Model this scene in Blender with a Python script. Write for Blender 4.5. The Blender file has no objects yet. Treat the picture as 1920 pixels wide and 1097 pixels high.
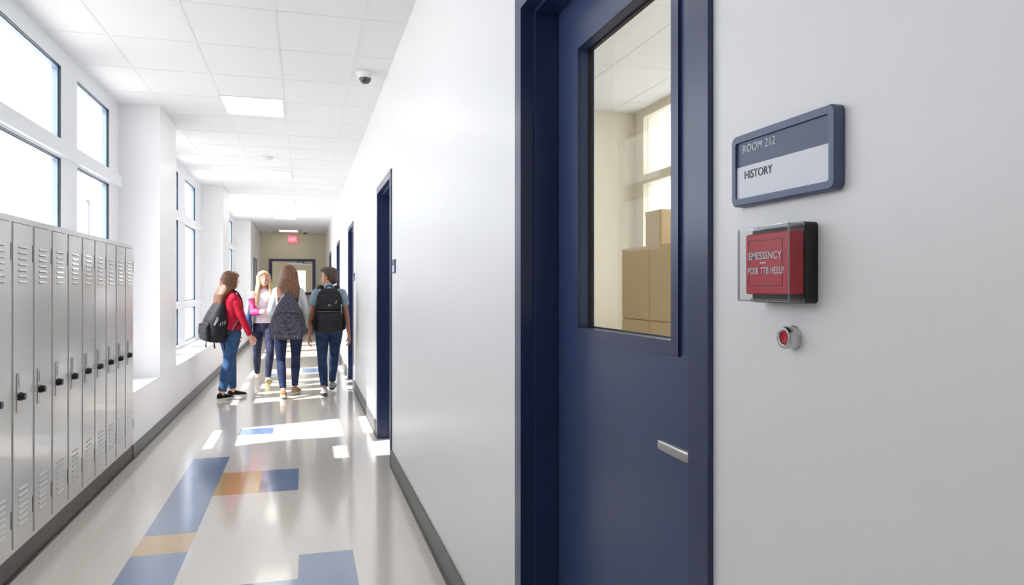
import bpy, bmesh, math, random
from mathutils import Vector, Matrix
random.seed(7)
SC = bpy.context.scene
COL = SC.collection
PI = math.pi
XR, XL, XW, ZC = .67, -1.372, -1.741, 3.216       # right wall, left wall, window plane, ceiling

# ------------------------------------------------------------------ materials
def lin(c):
    return tuple((v/12.92 if v <= .04045 else ((v+.055)/1.055)**2.4) for v in [q/255 for q in c])
def mat(name, col, rough=.5, metal=0., noise=0., scale=20., bump=0., bscale=60., coat=0., spec=.5, sss=0., stretch=None, col2=None):
    m = bpy.data.materials.new(name); m.use_nodes = True
    nt = m.node_tree; b = nt.nodes['Principled BSDF']
    c = (*lin(col), 1)
    b.inputs['Base Color'].default_value = c
    b.inputs['Roughness'].default_value = rough
    b.inputs['Metallic'].default_value = metal
    b.inputs['Specular IOR Level'].default_value = spec
    if coat: b.inputs['Coat Weight'].default_value = coat; b.inputs['Coat Roughness'].default_value = .08
    if sss: b.inputs['Subsurface Weight'].default_value = sss; b.inputs['Subsurface Radius'].default_value = (.012, .005, .003); b.inputs['Subsurface Scale'].default_value = 1
    tc = nt.nodes.new('ShaderNodeTexCoord'); mp = nt.nodes.new('ShaderNodeMapping')
    nt.links.new(tc.outputs['Object'], mp.inputs['Vector'])
    if stretch: mp.inputs['Scale'].default_value = stretch
    if noise or col2:
        n = nt.nodes.new('ShaderNodeTexNoise'); n.inputs['Scale'].default_value = scale; n.inputs['Detail'].default_value = 4
        nt.links.new(mp.outputs[0], n.inputs['Vector'])
        mx = nt.nodes.new('ShaderNodeMix'); mx.data_type = 'RGBA'
        rp = nt.nodes.new('ShaderNodeMapRange'); rp.inputs[1].default_value = .35; rp.inputs[2].default_value = .65
        nt.links.new(n.outputs['Fac'], rp.inputs[0]); nt.links.new(rp.outputs[0], mx.inputs[0])
        c2 = (*lin(col2), 1) if col2 else tuple(min(1, v*(1+noise)) for v in c[:3])+(1,)
        c1 = c if col2 else tuple(v*(1-noise) for v in c[:3])+(1,)
        mx.inputs[6].default_value = c1; mx.inputs[7].default_value = c2
        nt.links.new(mx.outputs[2], b.inputs['Base Color'])
    if bump:
        n2 = nt.nodes.new('ShaderNodeTexNoise'); n2.inputs['Scale'].default_value = bscale; n2.inputs['Detail'].default_value = 3
        nt.links.new(mp.outputs[0], n2.inputs['Vector'])
        bp = nt.nodes.new('ShaderNodeBump'); bp.inputs['Strength'].default_value = bump; bp.inputs['Distance'].default_value = .01
        nt.links.new(n2.outputs['Fac'], bp.inputs['Height']); nt.links.new(bp.outputs[0], b.inputs['Normal'])
    return m
def emit(name, col, s):
    m = bpy.data.materials.new(name); m.use_nodes = True
    b = m.node_tree.nodes['Principled BSDF']
    b.inputs['Base Color'].default_value = (*lin(col), 1)
    b.inputs['Emission Color'].default_value = (*lin(col), 1); b.inputs['Emission Strength'].default_value = s
    return m
def glass(name, tint=(1, 1, 1), rough=.0, base=.04, gain=1.0):
    m = bpy.data.materials.new(name); m.use_nodes = True
    nt = m.node_tree; nt.nodes.clear()
    o = nt.nodes.new('ShaderNodeOutputMaterial'); t = nt.nodes.new('ShaderNodeBsdfTransparent'); g = nt.nodes.new('ShaderNodeBsdfGlossy')
    t.inputs[0].default_value = (*tint, 1); g.inputs['Roughness'].default_value = rough
    f = nt.nodes.new('ShaderNodeLayerWeight'); f.inputs[0].default_value = .5
    pw = nt.nodes.new('ShaderNodeMath'); pw.operation = 'POWER'; pw.inputs[1].default_value = 4
    ma = nt.nodes.new('ShaderNodeMath'); ma.operation = 'MULTIPLY_ADD'; ma.inputs[1].default_value = .75*gain; ma.inputs[2].default_value = base
    nt.links.new(f.outputs['Facing'], pw.inputs[0]); nt.links.new(pw.outputs[0], ma.inputs[0])
    mx = nt.nodes.new('ShaderNodeMixShader')
    nt.links.new(ma.outputs[0], mx.inputs[0]); nt.links.new(t.outputs[0], mx.inputs[1]); nt.links.new(g.outputs[0], mx.inputs[2])
    nt.links.new(mx.outputs[0], o.inputs[0])
    return m

M = {}
M['wall'] = mat('painted_wall', (240, 239, 239), rough=.32, bump=.03, bscale=400, spec=.4)
M['wall_beige'] = mat('beige_wall', (205, 198, 174), rough=.6)
M['class_wall'] = mat('classroom_wall', (226, 219, 201), rough=.6)
M['ceil'] = mat('ceiling_tile', (227, 227, 227), rough=.9, bump=.05, bscale=300)
M['tbar'] = mat('ceiling_grid', (223, 223, 223), rough=.6)
M['floor'] = mat('vinyl_floor', (233, 227, 217), rough=.16, noise=.02, scale=30, coat=.5, spec=.6)
M['tile_blue'] = mat('blue_vinyl_tile', (124, 146, 184), rough=.16, noise=.06, scale=90, coat=.5, spec=.6)
M['tile_gold'] = mat('ochre_vinyl_tile', (220, 184, 124), rough=.16, noise=.04, scale=90, coat=.5, spec=.6)
M['base'] = mat('grey_vinyl_base', (104, 102, 101), rough=.45)
M['plinth'] = mat('dark_plinth', (62, 57, 55), rough=.4)
M['white_frame'] = mat('white_frame', (232, 234, 238), rough=.4)
M['gasket'] = mat('dark_gasket', (52, 58, 72), rough=.4)
M['bluegrey'] = mat('blue_grey_aluminium', (150, 166, 188), rough=.35)
M['sill'] = mat('window_sill', (236, 236, 236), rough=.3)
M['navy'] = mat('navy_gloss_paint', (56, 70, 108), rough=.3, spec=.55)
M['navy_frame'] = mat('navy_frame_paint', (46, 58, 94), rough=.28, spec=.55)
M['purple'] = mat('dark_purple_frame', (66, 56, 92), rough=.45)
M['steel'] = mat('brushed_steel', (188, 186, 184), rough=.3, metal=1, noise=.05, scale=60, stretch=(1, 1, 12))
M['chrome'] = mat('satin_chrome', (205, 205, 205), rough=.22, metal=1)
M['locker'] = mat('grey_locker_paint', (210, 208, 203), rough=.2, spec=.65, coat=.4)
M['locker_in'] = mat('locker_inside', (120, 118, 115), rough=.6)
M['black'] = mat('black_plastic', (24, 22, 24), rough=.35)
M['hinge'] = mat('dark_hinge', (120, 116, 112), rough=.4, metal=.6)
M['sign_rim'] = mat('slate_blue_rim', (86, 98, 130), rough=.38)
M['sign_top'] = mat('slate_blue_panel', (78, 88, 118), rough=.4)
M['sign_white'] = mat('white_card', (226, 228, 236), rough=.35)
M['ink'] = mat('dark_ink', (62, 64, 78), rough=.5)
M['letter_white'] = mat('white_letter', (226, 230, 238), rough=.5)
M['red'] = mat('red_plastic', (196, 30, 48), rough=.35)
M['red_dark'] = mat('dark_red_line', (110, 14, 26), rough=.4)
M['clear'] = glass('clear_cover', (.93, .94, .95), rough=.03, base=.03)
M['pane'] = glass('window_glass', (.97, .98, 1.0), base=.03)
M['door_glass'] = glass('door_glass', (.80, .795, .765), base=.008, gain=.22)
M['panel'] = emit('light_diffuser', (255, 254, 248), 3.0)
M['exit'] = emit('exit_red', (240, 110, 130), .7)
M['exit_text'] = emit('exit_text', (255, 178, 188), .9)
M['housing'] = mat('white_plastic', (226, 226, 224), rough=.4)
M['dome'] = mat('smoked_dome', (60, 60, 62), rough=.12, coat=.6)
M['wood'] = mat('tan_laminate', (196, 172, 130), rough=.5, noise=.05, scale=9, stretch=(14, 14, 1))
M['concrete'] = mat('pale_concrete', (196, 194, 188), rough=.9, noise=.05, scale=1)
M['facade'] = mat('pale_facade', (106, 110, 122), rough=.9)
M['win_far'] = mat('far_window', (96, 102, 116), rough=.2)
M['skin'] = mat('skin', (226, 172, 146), rough=.5, sss=.12)
M['skin2'] = mat('skin_tan', (198, 138, 108), rough=.5, sss=.12)
M['hair_brown'] = mat('brown_hair', (74, 46, 28), rough=.42, col2=(118, 74, 44), scale=26, stretch=(3, 3, .35), bump=.5, bscale=40)
M['hair_auburn'] = mat('auburn_hair', (80, 50, 34), rough=.4, col2=(128, 84, 54), scale=26, stretch=(3, 3, .35), bump=.5, bscale=40)
M['hair_blonde'] = mat('blonde_hair', (186, 148, 98), rough=.4, col2=(226, 196, 144), scale=26, stretch=(3, 3, .35), bump=.5, bscale=40)
M['hair_dark'] = mat('dark_brown_hair', (48, 32, 26), rough=.5, col2=(78, 54, 40), scale=60, bump=.8, bscale=90)
def fabric(n, c, c2=None, r=.85, b=.25, sc=14): return mat(n, c, rough=r, col2=c2, scale=sc, bump=b, bscale=9, spec=.2)
M['red_knit'] = fabric('red_hoodie', (158, 20, 44), (182, 30, 54))
M['pink_knit'] = fabric('pale_pink_top', (238, 226, 232), (226, 206, 218))
M['magenta'] = fabric('magenta_sleeve', (196, 62, 112), (216, 96, 140))
M['grey_knit'] = fabric('pale_grey_sweater', (206, 208, 212), (222, 222, 224))
M['blue_tee'] = fabric('blue_grey_tshirt', (142, 166, 182), (156, 182, 196))
M['jeans_blue'] = fabric('blue_jeans', (44, 70, 106), (58, 88, 126))
M['jeans_navy'] = fabric('navy_jeans', (34, 42, 70), (44, 54, 84))
M['jeans_dark'] = fabric('dark_jeans', (36, 52, 80), (46, 68, 100))
M['leggings'] = fabric('charcoal_leggings', (40, 42, 62), (60, 64, 88))
M['shoe_black'] = fabric('black_canvas', (34, 28, 28))
M['shoe_white'] = fabric('white_canvas', (226, 224, 216))
M['shoe_tan'] = fabric('tan_suede', (176, 132, 100))
M['shoe_grey'] = fabric('grey_canvas', (160, 162, 168))
M['sole'] = mat('white_rubber', (226, 222, 216), rough=.6)
M['sole_lime'] = mat('lime_rubber', (196, 190, 120), rough=.6)
M['sole_dark'] = mat('dark_rubber', (40, 40, 44), rough=.6)
M['pack_black'] = fabric('black_nylon', (28, 28, 32), (38, 38, 42), r=.6)
M['pack_dark'] = fabric('charcoal_nylon', (30, 31, 35), (40, 41, 45), r=.6)
M['pack_heather'] = mat('heather_grey_nylon', (36, 36, 44), rough=.8, col2=(98, 98, 110), scale=30, stretch=(4, 4, .8), bump=.2, bscale=12, spec=.2)
M['pack_heather2'] = mat('heather_grey_cross', (44, 44, 52), rough=.8, col2=(104, 104, 116), scale=30, stretch=(.8, .8, 4), bump=.2, bscale=12, spec=.2)
M['grey_print'] = mat('grey_print', (150, 150, 156), rough=.6)
M['bag_navy'] = fabric('navy_canvas', (48, 70, 112), (60, 86, 128))
M['bag_sky'] = fabric('sky_canvas', (150, 204, 222), (170, 214, 230))
M['white_strap'] = fabric('white_webbing', (226, 222, 226))
M['eye_white'] = mat('eye_white', (236, 232, 228), rough=.2)
M['iris'] = mat('iris', (66, 56, 50), rough=.2)
M['lip'] = mat('lip', (190, 96, 96), rough=.4)
M['teeth'] = mat('teeth', (240, 236, 230), rough=.3)
M['brow'] = mat('brow', (150, 112, 82), rough=.7)

# ------------------------------------------------------------------ mesh helpers
def link_mesh(name, me, parent=None, loc=None, rot=None):
    o = bpy.data.objects.new(name, me); COL.objects.link(o)
    if parent: o.parent = parent
    if loc is not None: o.location = loc
    if rot is not None: o.rotation_euler = rot
    return o
def obj(name, bm, mats, parent=None, loc=None, rot=None, smooth=False, bevel=0, seg=2, origin=False):
    if bevel:
        es = [e for e in bm.edges if len(e.link_faces) == 2 and e.calc_face_angle(0) > .6]
        bmesh.ops.bevel(bm, geom=es, offset=bevel, segments=seg, affect='EDGES', profile=.5)
    bmesh.ops.recalc_face_normals(bm, faces=bm.faces)
    me = bpy.data.meshes.new(name); bm.to_mesh(me); bm.free()
    for m in (mats if isinstance(mats, (list, tuple)) else [mats]): me.materials.append(m)
    if smooth:
        for p in me.polygons: p.use_smooth = True
        if smooth == 'auto': me.set_sharp_from_angle(angle=.7)
    o = link_mesh(name, me, parent, loc, rot)
    return o
def box(bm, x0, x1, y0, y1, z0, z1, mi=0):
    vs = [bm.verts.new((x, y, z)) for x in (x0, x1) for y in (y0, y1) for z in (z0, z1)]
    for f in ((0, 1, 3, 2), (4, 6, 7, 5), (0, 4, 5, 1), (2, 3, 7, 6), (0, 2, 6, 4), (1, 5, 7, 3)):
        fc = bm.faces.new([vs[i] for i in f]); fc.material_index = mi
def boxes(lst):
    bm = bmesh.new()
    for b in lst: box(bm, *b)
    return bm
def ringpts(c, u, v, a, b, n, p=2.):
    out = []
    for i in range(n):
        t = 2*PI*i/n; ct, st = math.cos(t), math.sin(t)
        x = math.copysign(abs(ct)**(2/p), ct)*a; y = math.copysign(abs(st)**(2/p), st)*b
        out.append(c+u*x+v*y)
    return out
def skin_rings(bm, rings, mi=0):
    R = [[bm.verts.new(p) for p in r] for r in rings]; n = len(R[0])
    for a, b in zip(R, R[1:]):
        for i in range(n):
            f = bm.faces.new((a[i], a[(i+1) % n], b[(i+1) % n], b[i])); f.material_index = mi
    f = bm.faces.new(list(reversed(R[0]))); f.material_index = mi
    f = bm.faces.new(R[-1]); f.material_index = mi
def tube(bm, pts, rad, n=14, ref=(0, 1, 0), round_ends=True, p=2., mi=0):
    """tapered limb through pts; rad = radius or (a along ref, b across)"""
    pts = [Vector(q) for q in pts]; rad = [(r, r) if not isinstance(r, (tuple, list)) else r for r in rad]
    ref = Vector(ref); rings = []
    k = len(pts)
    for i in range(k):
        d = (pts[min(i+1, k-1)]-pts[max(i-1, 0)]).normalized()
        r = ref-d*ref.dot(d)
        if r.length < .05: r = Vector((1, 0, 0))-d*d.x
        u = r.normalized(); v = d.cross(u)
        if i == 0 and round_ends:
            m = min(rad[0])
            for s in (.97, .75, .4): rings.append(ringpts(pts[0]-d*m*s, u, v, rad[0][0]*math.sqrt(1-s*s), rad[0][1]*math.sqrt(1-s*s), n, p))
        rings.append(ringpts(pts[i], u, v, rad[i][0], rad[i][1], n, p))
        if i == k-1 and round_ends:
            m = min(rad[-1])
            for s in (.4, .75, .97): rings.append(ringpts(pts[-1]+d*m*s, u, v, rad[-1][0]*math.sqrt(1-s*s), rad[-1][1]*math.sqrt(1-s*s), n, p))
    skin_rings(bm, rings, mi)
def loftz(bm, rings, n=28, mi=0, mx=None):
    """rings: (cx, cy, z, rx, ry[, power])"""
    rr = []
    for r in rings:
        p = r[5] if len(r) > 5 else 2.
        pts = ringpts(Vector((r[0], r[1], r[2])), Vector((1, 0, 0)), Vector((0, 1, 0)), r[3], r[4], n, p)
        if mx: pts = [mx @ q for q in pts]
        rr.append(pts)
    skin_rings(bm, rr, mi)
def ellipsoid(bm, c, r, mx=None, n=16, mi=0):
    k = 9; rings = []
    for i in range(k):
        a = -PI/2+PI*(i+.35)/(k-.3)
        rings.append((c[0], c[1], c[2]+r[2]*math.sin(a), r[0]*math.cos(a), r[1]*math.cos(a)))
    loftz(bm, rings, n, mi, mx)
def cyl(bm, c, axis, r, l, n=32, mi=0, r2=None):
    c = Vector(c); a = Vector(axis).normalized(); u = a.orthogonal().normalized(); v = a.cross(u)
    skin_rings(bm, [ringpts(c, u, v, r, r, n), ringpts(c+a*l, u, v, r2 or r, r2 or r, n)], mi)
def vox(name, bm, m, size=.006, smooth=4, parent=None, factor=.5):
    bmesh.ops.recalc_face_normals(bm, faces=bm.faces)
    me = bpy.data.meshes.new('t'); bm.to_mesh(me); bm.free()
    o = bpy.data.objects.new('t', me); COL.objects.link(o)
    r = o.modifiers.new('r', 'REMESH'); r.mode = 'VOXEL'; r.voxel_size = size; r.use_smooth_shade = True
    if smooth:
        s = o.modifiers.new('s', 'SMOOTH'); s.iterations = smooth; s.factor = factor
    dg = bpy.context.evaluated_depsgraph_get(); dg.update()
    m2 = bpy.data.meshes.new_from_object(o.evaluated_get(dg))
    m2.name = name
    m2.materials.clear(); m2.materials.append(m)
    for p in m2.polygons: p.use_smooth = True; p.material_index = 0
    bpy.data.objects.remove(o); bpy.data.meshes.remove(me)
    return link_mesh(name, m2, parent)
def rrect(w, h, r, k=6):
    pts = []
    for cx, cy, a0 in ((w/2-r, h/2-r, 0), (-w/2+r, h/2-r, PI/2), (-w/2+r, -h/2+r, PI), (w/2-r, -h/2+r, 3*PI/2)):
        for i in range(k+1):
            a = a0+PI/2*i/k; pts.append((cx+r*math.cos(a), cy+r*math.sin(a)))
    return pts
def plate(bm, w, h, r, z0, z1, cx=0, cy=0, mi=0, inset=None):
    """rounded plate in local xy, extruded in z; optional edge softening"""
    P = rrect(w, h, r); e = inset or 0
    rings = [[Vector((cx+x, cy+y, z0)) for x, y in P]]
    if e:
        s = lambda k: [Vector((cx+x, cy+y, z1-e)) for x, y in P]
        rings.append(s(0))
        P2 = rrect(w-2*e, h-2*e, max(r-e, .0005))
        rings.append([Vector((cx+x, cy+y, z1)) for x, y in P2])
    else:
        rings.append([Vector((cx+x, cy+y, z1)) for x, y in P])
    skin_rings(bm, rings, mi)
def empty(name, loc, label, cat, rz=0, group=None):
    o = bpy.data.objects.new(name, None); COL.objects.link(o); o.location = loc; o.rotation_euler = (0, 0, rz)
    o.empty_display_size = .1
    return tag(o, label, cat, group)
def tag(o, label=None, cat=None, group=None, kind=None):
    if label: o['label'] = label
    if cat: o['category'] = cat
    if group: o['group'] = group
    if kind: o['kind'] = kind
    return o
def struct(name, bm, m, label=None, cat=None, **k):
    o = obj(name, bm, m, **k); o['kind'] = 'structure'
    if label: o['label'] = label; o['category'] = cat
    return o
def text(name, s, size, m, parent, mxw, sx=1., thick=.0004, space=1., bold=0):
    cu = bpy.data.curves.new('t', 'FONT'); cu.body = s; cu.size = size; cu.extrude = thick; cu.space_character = space; cu.offset = bold
    cu.align_x = 'LEFT'; cu.resolution_u = 4
    o = bpy.data.objects.new('t', cu); COL.objects.link(o)
    dg = bpy.context.evaluated_depsgraph_get(); dg.update()
    me = bpy.data.meshes.new_from_object(o.evaluated_get(dg))
    bpy.data.objects.remove(o); bpy.data.curves.remove(cu)
    me.transform(mxw @ Matrix.Diagonal((sx, 1, 1, 1))); me.materials.clear(); me.materials.append(m); me.name = name
    for p in me.polygons: p.use_smooth = False; p.material_index = 0
    return link_mesh(name, me, parent)
# frame of a thing hung on the right wall: local x -> -Y, local y -> +Z, local z -> -X (into the corridor)
WALLR = Matrix(((0, 0, -1, 0), (-1, 0, 0, 0), (0, 1, 0, 0), (0, 0, 0, 1)))
def onwall(bm): bmesh.ops.transform(bm, matrix=WALLR, verts=bm.verts)

# ------------------------------------------------------------------ floor
def sheet(xs, ys, z, pick):
    bm = bmesh.new(); V = {}
    def v(x, y):
        if (x, y) not in V: V[(x, y)] = bm.verts.new((x, y, z))
        return V[(x, y)]
    for a, b in zip(xs, xs[1:]):
        for c, d in zip(ys, ys[1:]):
            f = bm.faces.new((v(a, c), v(b, c), v(b, d), v(a, d))); f.material_index = pick((a+b)/2, (c+d)/2)
    return bm
blue = [(-.886, -.604, 1.8, 4.25), (-.886, -.604, 4.575, 6.55), (-.31, -.042, 5.34, 5.98), (-.03, .252, 2.9, 4.04), (-.31, -.03, 2.9, 3.706),
        (-.62, -.30, 7.48, 7.80), (-.604, -.30, 12.4, 12.7), (-.03, .26, 12.7, 13.4)]
gold = [(-.886, -.604, 4.25, 4.575), (-.604, -.31, 5.34, 5.98), (-.31, -.03, 12.4, 12.7), (-.30, -.03, 15.0, 15.3)]
rects = blue+gold
xs = sorted({-1.40, 3.5} | {r[0] for r in rects} | {r[1] for r in rects})
ys = sorted({-4.0, 28.5} | {r[2] for r in rects} | {r[3] for r in rects})
def pickf(x, y):
    if any(r[0] < x < r[1] and r[2] < y < r[3] for r in blue): return 1
    if any(r[0] < x < r[1] and r[2] < y < r[3] for r in gold): return 2
    return 0
bm = sheet(xs, ys, 0, pickf)
for f in list(bm.faces):
    if f.normal.z < 0: f.normal_flip()
fl = struct('floor', bm, [M['floor'], M['tile_blue'], M['tile_gold']])

# ------------------------------------------------------------------ ceiling with grid
bm = boxes([(-1.95, 3.6, -4.0, 28.5, ZC, ZC+.12)])
gx = [-1.35, -.765, -.19, .385]
for x in gx: box(bm, x-.012, x+.012, -4, 24.5, ZC-.002, ZC+.002, 1)
y = -3.05
cross = []
while y < 24.4:
    box(bm, -1.74, XR, y-.012, y+.012, ZC-.0017, ZC+.002, 1); cross.append(y); y += .8
for x in (1.2, 1.8, 2.4, 3.0): box(bm, x-.012, x+.012, -.9, 6.9, ZC-.002, ZC+.002, 1)
for y in (.6, 1.8, 3.0, 4.2, 5.4, 6.4): box(bm, .92, 3.28, y-.012, y+.012, ZC-.0017, ZC+.002, 1)
struct('ceiling', bm, [M['ceil'], M['tbar']])

# ------------------------------------------------------------------ right wall with door openings
DT = 2.312
doors = [(1.16, 2.215), (5.90, 6.955), (10.62, 11.68), (14.83, 15.90), (19.55, 20.65)]
def wall_boxes(x0, x1, spans, y0, y1, zt, zb=0):
    L = []; y = y0
    for a, b in spans:
        L.append((x0, x1, y, a, 0, zt)); L.append((x0, x1, a, b, DT, zt)); y = b
    L.append((x0, x1, y, y1, 0, zt)); return L
struct('wall_right', boxes(wall_boxes(XR, XR+.22, doors, -4, 24.5, ZC)), M['wall'])
# baseboard
L = []; y = -4
for a, b in doors+[(24.5, 24.5)]:
    if a-.07 > y: L.append((XR-.009, XR, y, a-.062 if a < 24 else 24.5, 0, .135))
    y = b+.062
bm = boxes(L)
for a in L: box(bm, XR-.018, XR-.009, a[2], a[3], 0, .014)
struct('baseboard_right', bm, M['base'])

# ------------------------------------------------------------------ left wall: pillars, low walls, headers
bays = [(.3, 7.86), (8.79, 13.70), (14.75, 20.44)]
L = [(-1.99, XL, 20.44, 24.5, 0, ZC), (-1.99, XL, 7.86, 8.79, 0, ZC), (-1.99, XL, 13.70, 14.75, 0, ZC), (-1.99, XL, -4, .3, 0, ZC), (-1.99, XL, .3, 3.755, 0, 1.775)]  # last box: unseen low wall, added to block sun past the lockers
for i, (a, b) in enumerate(bays):
    L.append((-1.99, XL, a if i else 6.66, b, 0, .53))
    if i == 0: L.append((-1.99, XW-.06, a, 6.66, 0, .53))
struct('wall_left', boxes(L), M['wall'])
bm = boxes([(XL, XL+.009, 6.66, 21.50, 0, .115), (XL, XL+.009, 22.80, 24.5, 0, .115)])
box(bm, XL+.009, XL+.018, 6.66, 21.50, 0, .014)
struct('baseboard_left', bm, M['base'])
for i, (a, b) in enumerate(bays):
    bm = boxes([(XW-.03, XL+.001, a+.002 if i else 6.664, b-.002, .53, .552)])
    struct('trim_%d' % (i+1), bm, M['sill'], bevel=.004)

# ------------------------------------------------------------------ windows
def window(n, y0, y1, panes, rows, zsplit):
    """white deep casing with dark gasket, blue-grey reveal and panes"""
    xf, xb = XW, XW-.075
    z0, z1 = .553, ZC
    L = []; y = y0
    for a, b in panes: L.append((xb, xf, y, a, z0, z1)); y = b
    L.append((xb, xf, y, y1, z0, z1))
    for a, b in panes:
        z = z0
        for c, d in rows: L.append((xb, xf, a, b, z, c)); z = d
        L.append((xb, xf, a, b, z, z1))
    bm = boxes(L)
    # small projecting ledge on each transom
    for (c, d), (c2, d2) in zip(rows, rows[1:]):
        box(bm, xf, xf+.03, y0, y1, d+.015, c2-.015)
    w = struct('window_%d' % n, bm, M['white_frame'])
    g = bmesh.new(); h = bmesh.new(); gl = bmesh.new()
    for a, b in panes:
        for c, d in rows:
            for (bmx, x0, x1, t) in ((g, xf-.022, xf-.004, .006), (h, xf-.06, xf-.022, .012)):
                box(bmx, x0, x1, a, a+t, c, d); box(bmx, x0, x1, b-t, b, c, d)
                box(bmx, x0, x1, a+t, b-t, c, c+t); box(bmx, x0, x1, a+t, b-t, d-t, d)
            box(gl, xf-.056, xf-.052, a+.004, b-.004, c+.004, d-.004)
    obj('gasket', g, M['gasket'], w); obj('inner_frame', h, M['bluegrey'], w); obj('window_glass', gl, M['pane'], w)
    return w
rows = [(.61, 1.125), (1.231, 2.388), (2.53, 3.075)]
window(1, .3, 7.86, [(.6, 1.9), (2.3, 3.6), (4.0, 6.13), (6.525, 7.514)], rows, 0)
window(2, 8.79, 13.70, [(9.15, 10.15), (10.5, 11.35), (11.95, 13.03)], rows, 0)
window(3, 14.75, 20.44, [(15.1, 16.5), (16.9, 18.1), (18.45, 19.4)], rows, 0)

# ------------------------------------------------------------------ back walls
YB = 24.5
WX0, WX1, WZ0, WZ1 = -1.08, .33, 1.20, 2.36
struct('wall_back', boxes([(-2.0, WX0, YB, YB+.2, 0, ZC), (WX1, .95, YB, YB+.2, 0, ZC), (WX0, WX1, YB, YB+.2, 0, WZ0), (WX0, WX1, YB, YB+.2, WZ1, ZC)]), M['wall_beige'])
struct('baseboard_back', boxes([(XL, XR, YB-.01, YB, 0, .12)]), M['plinth'])
w4 = struct('window_4', boxes([(WX0-.01, WX0+.085, YB-.03, YB+.1, WZ0, WZ1), (WX1-.085, WX1+.01, YB-.03, YB+.1, WZ0, WZ1),
        (WX0+.085, WX1-.085, YB-.03, YB+.1, WZ1-.075, WZ1), (WX0+.085, WX1-.085, YB-.045, YB+.1, WZ0, WZ0+.09)]), M['purple'], bevel=.004)
obj('window_glass', boxes([(WX0+.08, WX1-.08, YB+.02, YB+.026, WZ0+.08, WZ1-.07)]), M['pane'], w4)
struct('wall_far_room', boxes([(-2.0, 2.0, 28.2, 28.4, 0, ZC), (-2.0, -1.85, YB+.2, 28.2, 0, ZC), (1.6, 1.75, YB+.2, 28.2, 0, ZC)]), M['wall_beige'])
struct('wall_front', boxes([(-2.0, 1.0, -4.2, -4.0, 0, ZC)]), M['wall'])
# far room: bright door with light and door closer
d8 = struct('door_8', boxes([(-.62, .36, 28.12, 28.2, 0, 2.36)]), M['white_frame'])
obj('door_leaf', boxes([(-.54, .28, 28.08, 28.12, .01, 2.28)]), M['wall_beige'], d8)
obj('door_glass', boxes([(-.30, .04, 28.07, 28.08, .9, 2.07)]), emit('daylit_pane', (250, 255, 246), .95), d8)
t = empty('door_closer', (-.05, 25.0, 2.33), 'dark bar shaped door closer seen through the window of the back wall', 'door closer')
obj('closer_body', boxes([(-.20, .06, -.03, .03, -.06, .0)]), M['purple'], t, bevel=.006)
obj('closer_arm', boxes([(-.0, .34, -.02, .0, -.10, -.08), (-.01, .02, -.02, .02, -.10, -.05)]), M['hinge'], t)
struct('trim_4', boxes([(-1.0, .4, 24.95, 25.1, 2.34, 2.48)]), M['wall_beige'])

# drinking fountain like wall unit under the back window
t = empty('wall_unit', (.27, YB, .62), 'small dark wall unit with pale basin below the back window', 'wall fixture')
obj('basin', boxes([(-.13, .13, -.28, -.0, .30, .42)]), M['wall_beige'], t, bevel=.02)
obj('backplate', boxes([(-.10, .12, -.04, 0, .05, .30)]), M['housing'], t, bevel=.006)
obj('grille', boxes([(-.07, .09, -.10, -.0, -.02, .10)]), M['black'], t, bevel=.006)
obj('spout', boxes([(-.10, .10, -.16, -.08, .42, .50)]), M['black'], t, bevel=.012)

# exit sign
t = empty('exit_sign', (-.365, YB, 3.0), 'small glowing pink red exit sign high on the back wall', 'exit sign')
bm = boxes([(-.135, .135, -.06, 0, -.115, .115)]); obj('sign_box', bm, M['exit'], t, bevel=.008)
mx = Matrix.Translation((-.108, -.0615, -.05)) @ Matrix(((1, 0, 0, 0), (0, 0, -1, 0), (0, 1, 0, 0), (0, 0, 0, 1)))
text('lettering', 'EXIT', .135, M['exit_text'], t, mx, sx=.78, bold=.002)

# ------------------------------------------------------------------ doors of the right wall
def casing(n, a, b, xf, s, zt, m, depth=.12, w=.062, proud=.011):
    """door frame around opening a..b on a wall whose face is x=xf; s=+1 recess towards +X"""
    X = lambda v0, v1: (min(xf+s*v0, xf+s*v1), max(xf+s*v0, xf+s*v1))
    L = []
    def B(v, y0, y1, z0, z1): L.append((*X(*v), y0, y1, z0, z1))
    B((-proud, 0), a-w, a, 0, zt+w); B((-proud, 0), b, b+w, 0, zt+w); B((-proud, 0), a, b, zt, zt+w)
    # liners
    for (v, t) in (((-proud, .034), .004), ((.034, .108), .019), ((.108, .215), .006)):
        B(v, a, a+t, 0, zt-t); B(v, b-t, b, 0, zt-t); B(v, a, b, zt-t, zt)
    return struct('door_%d' % n, boxes(L), m)
def lever(parent, y, z, xface, dirn=1, s=1, length=.135):
    """rose + neck + flat bar lever, bar runs along +Y*dirn"""
    bm = bmesh.new(); cyl(bm, (xface, y, z), (-s, 0, 0), .026, .009, 28); o1 = obj('rose', bm, M['chrome'], parent, smooth='auto')
    bm = bmesh.new()
    x1 = xface-s*.055
    pts = [(xface-s*.006, y, z), (xface-s*.03, y, z), (xface-s*.047, y+dirn*.004, z), (x1, y+dirn*.018, z), (x1-s*.001, y+dirn*.045, z), (x1, y+dirn*length*.7, z), (x1+s*.002, y+dirn*length, z)]
    tube(bm, pts, [(.010, .010), (.010, .010), (.0105, .009), (.0115, .0075), (.0115, .0065), (.0115, .006), (.0105, .0055)], n=20, ref=(0, 0, 1), p=3.2, round_ends=False)
    obj('lever_handle', bm, M['steel'], parent, smooth='auto')
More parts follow.
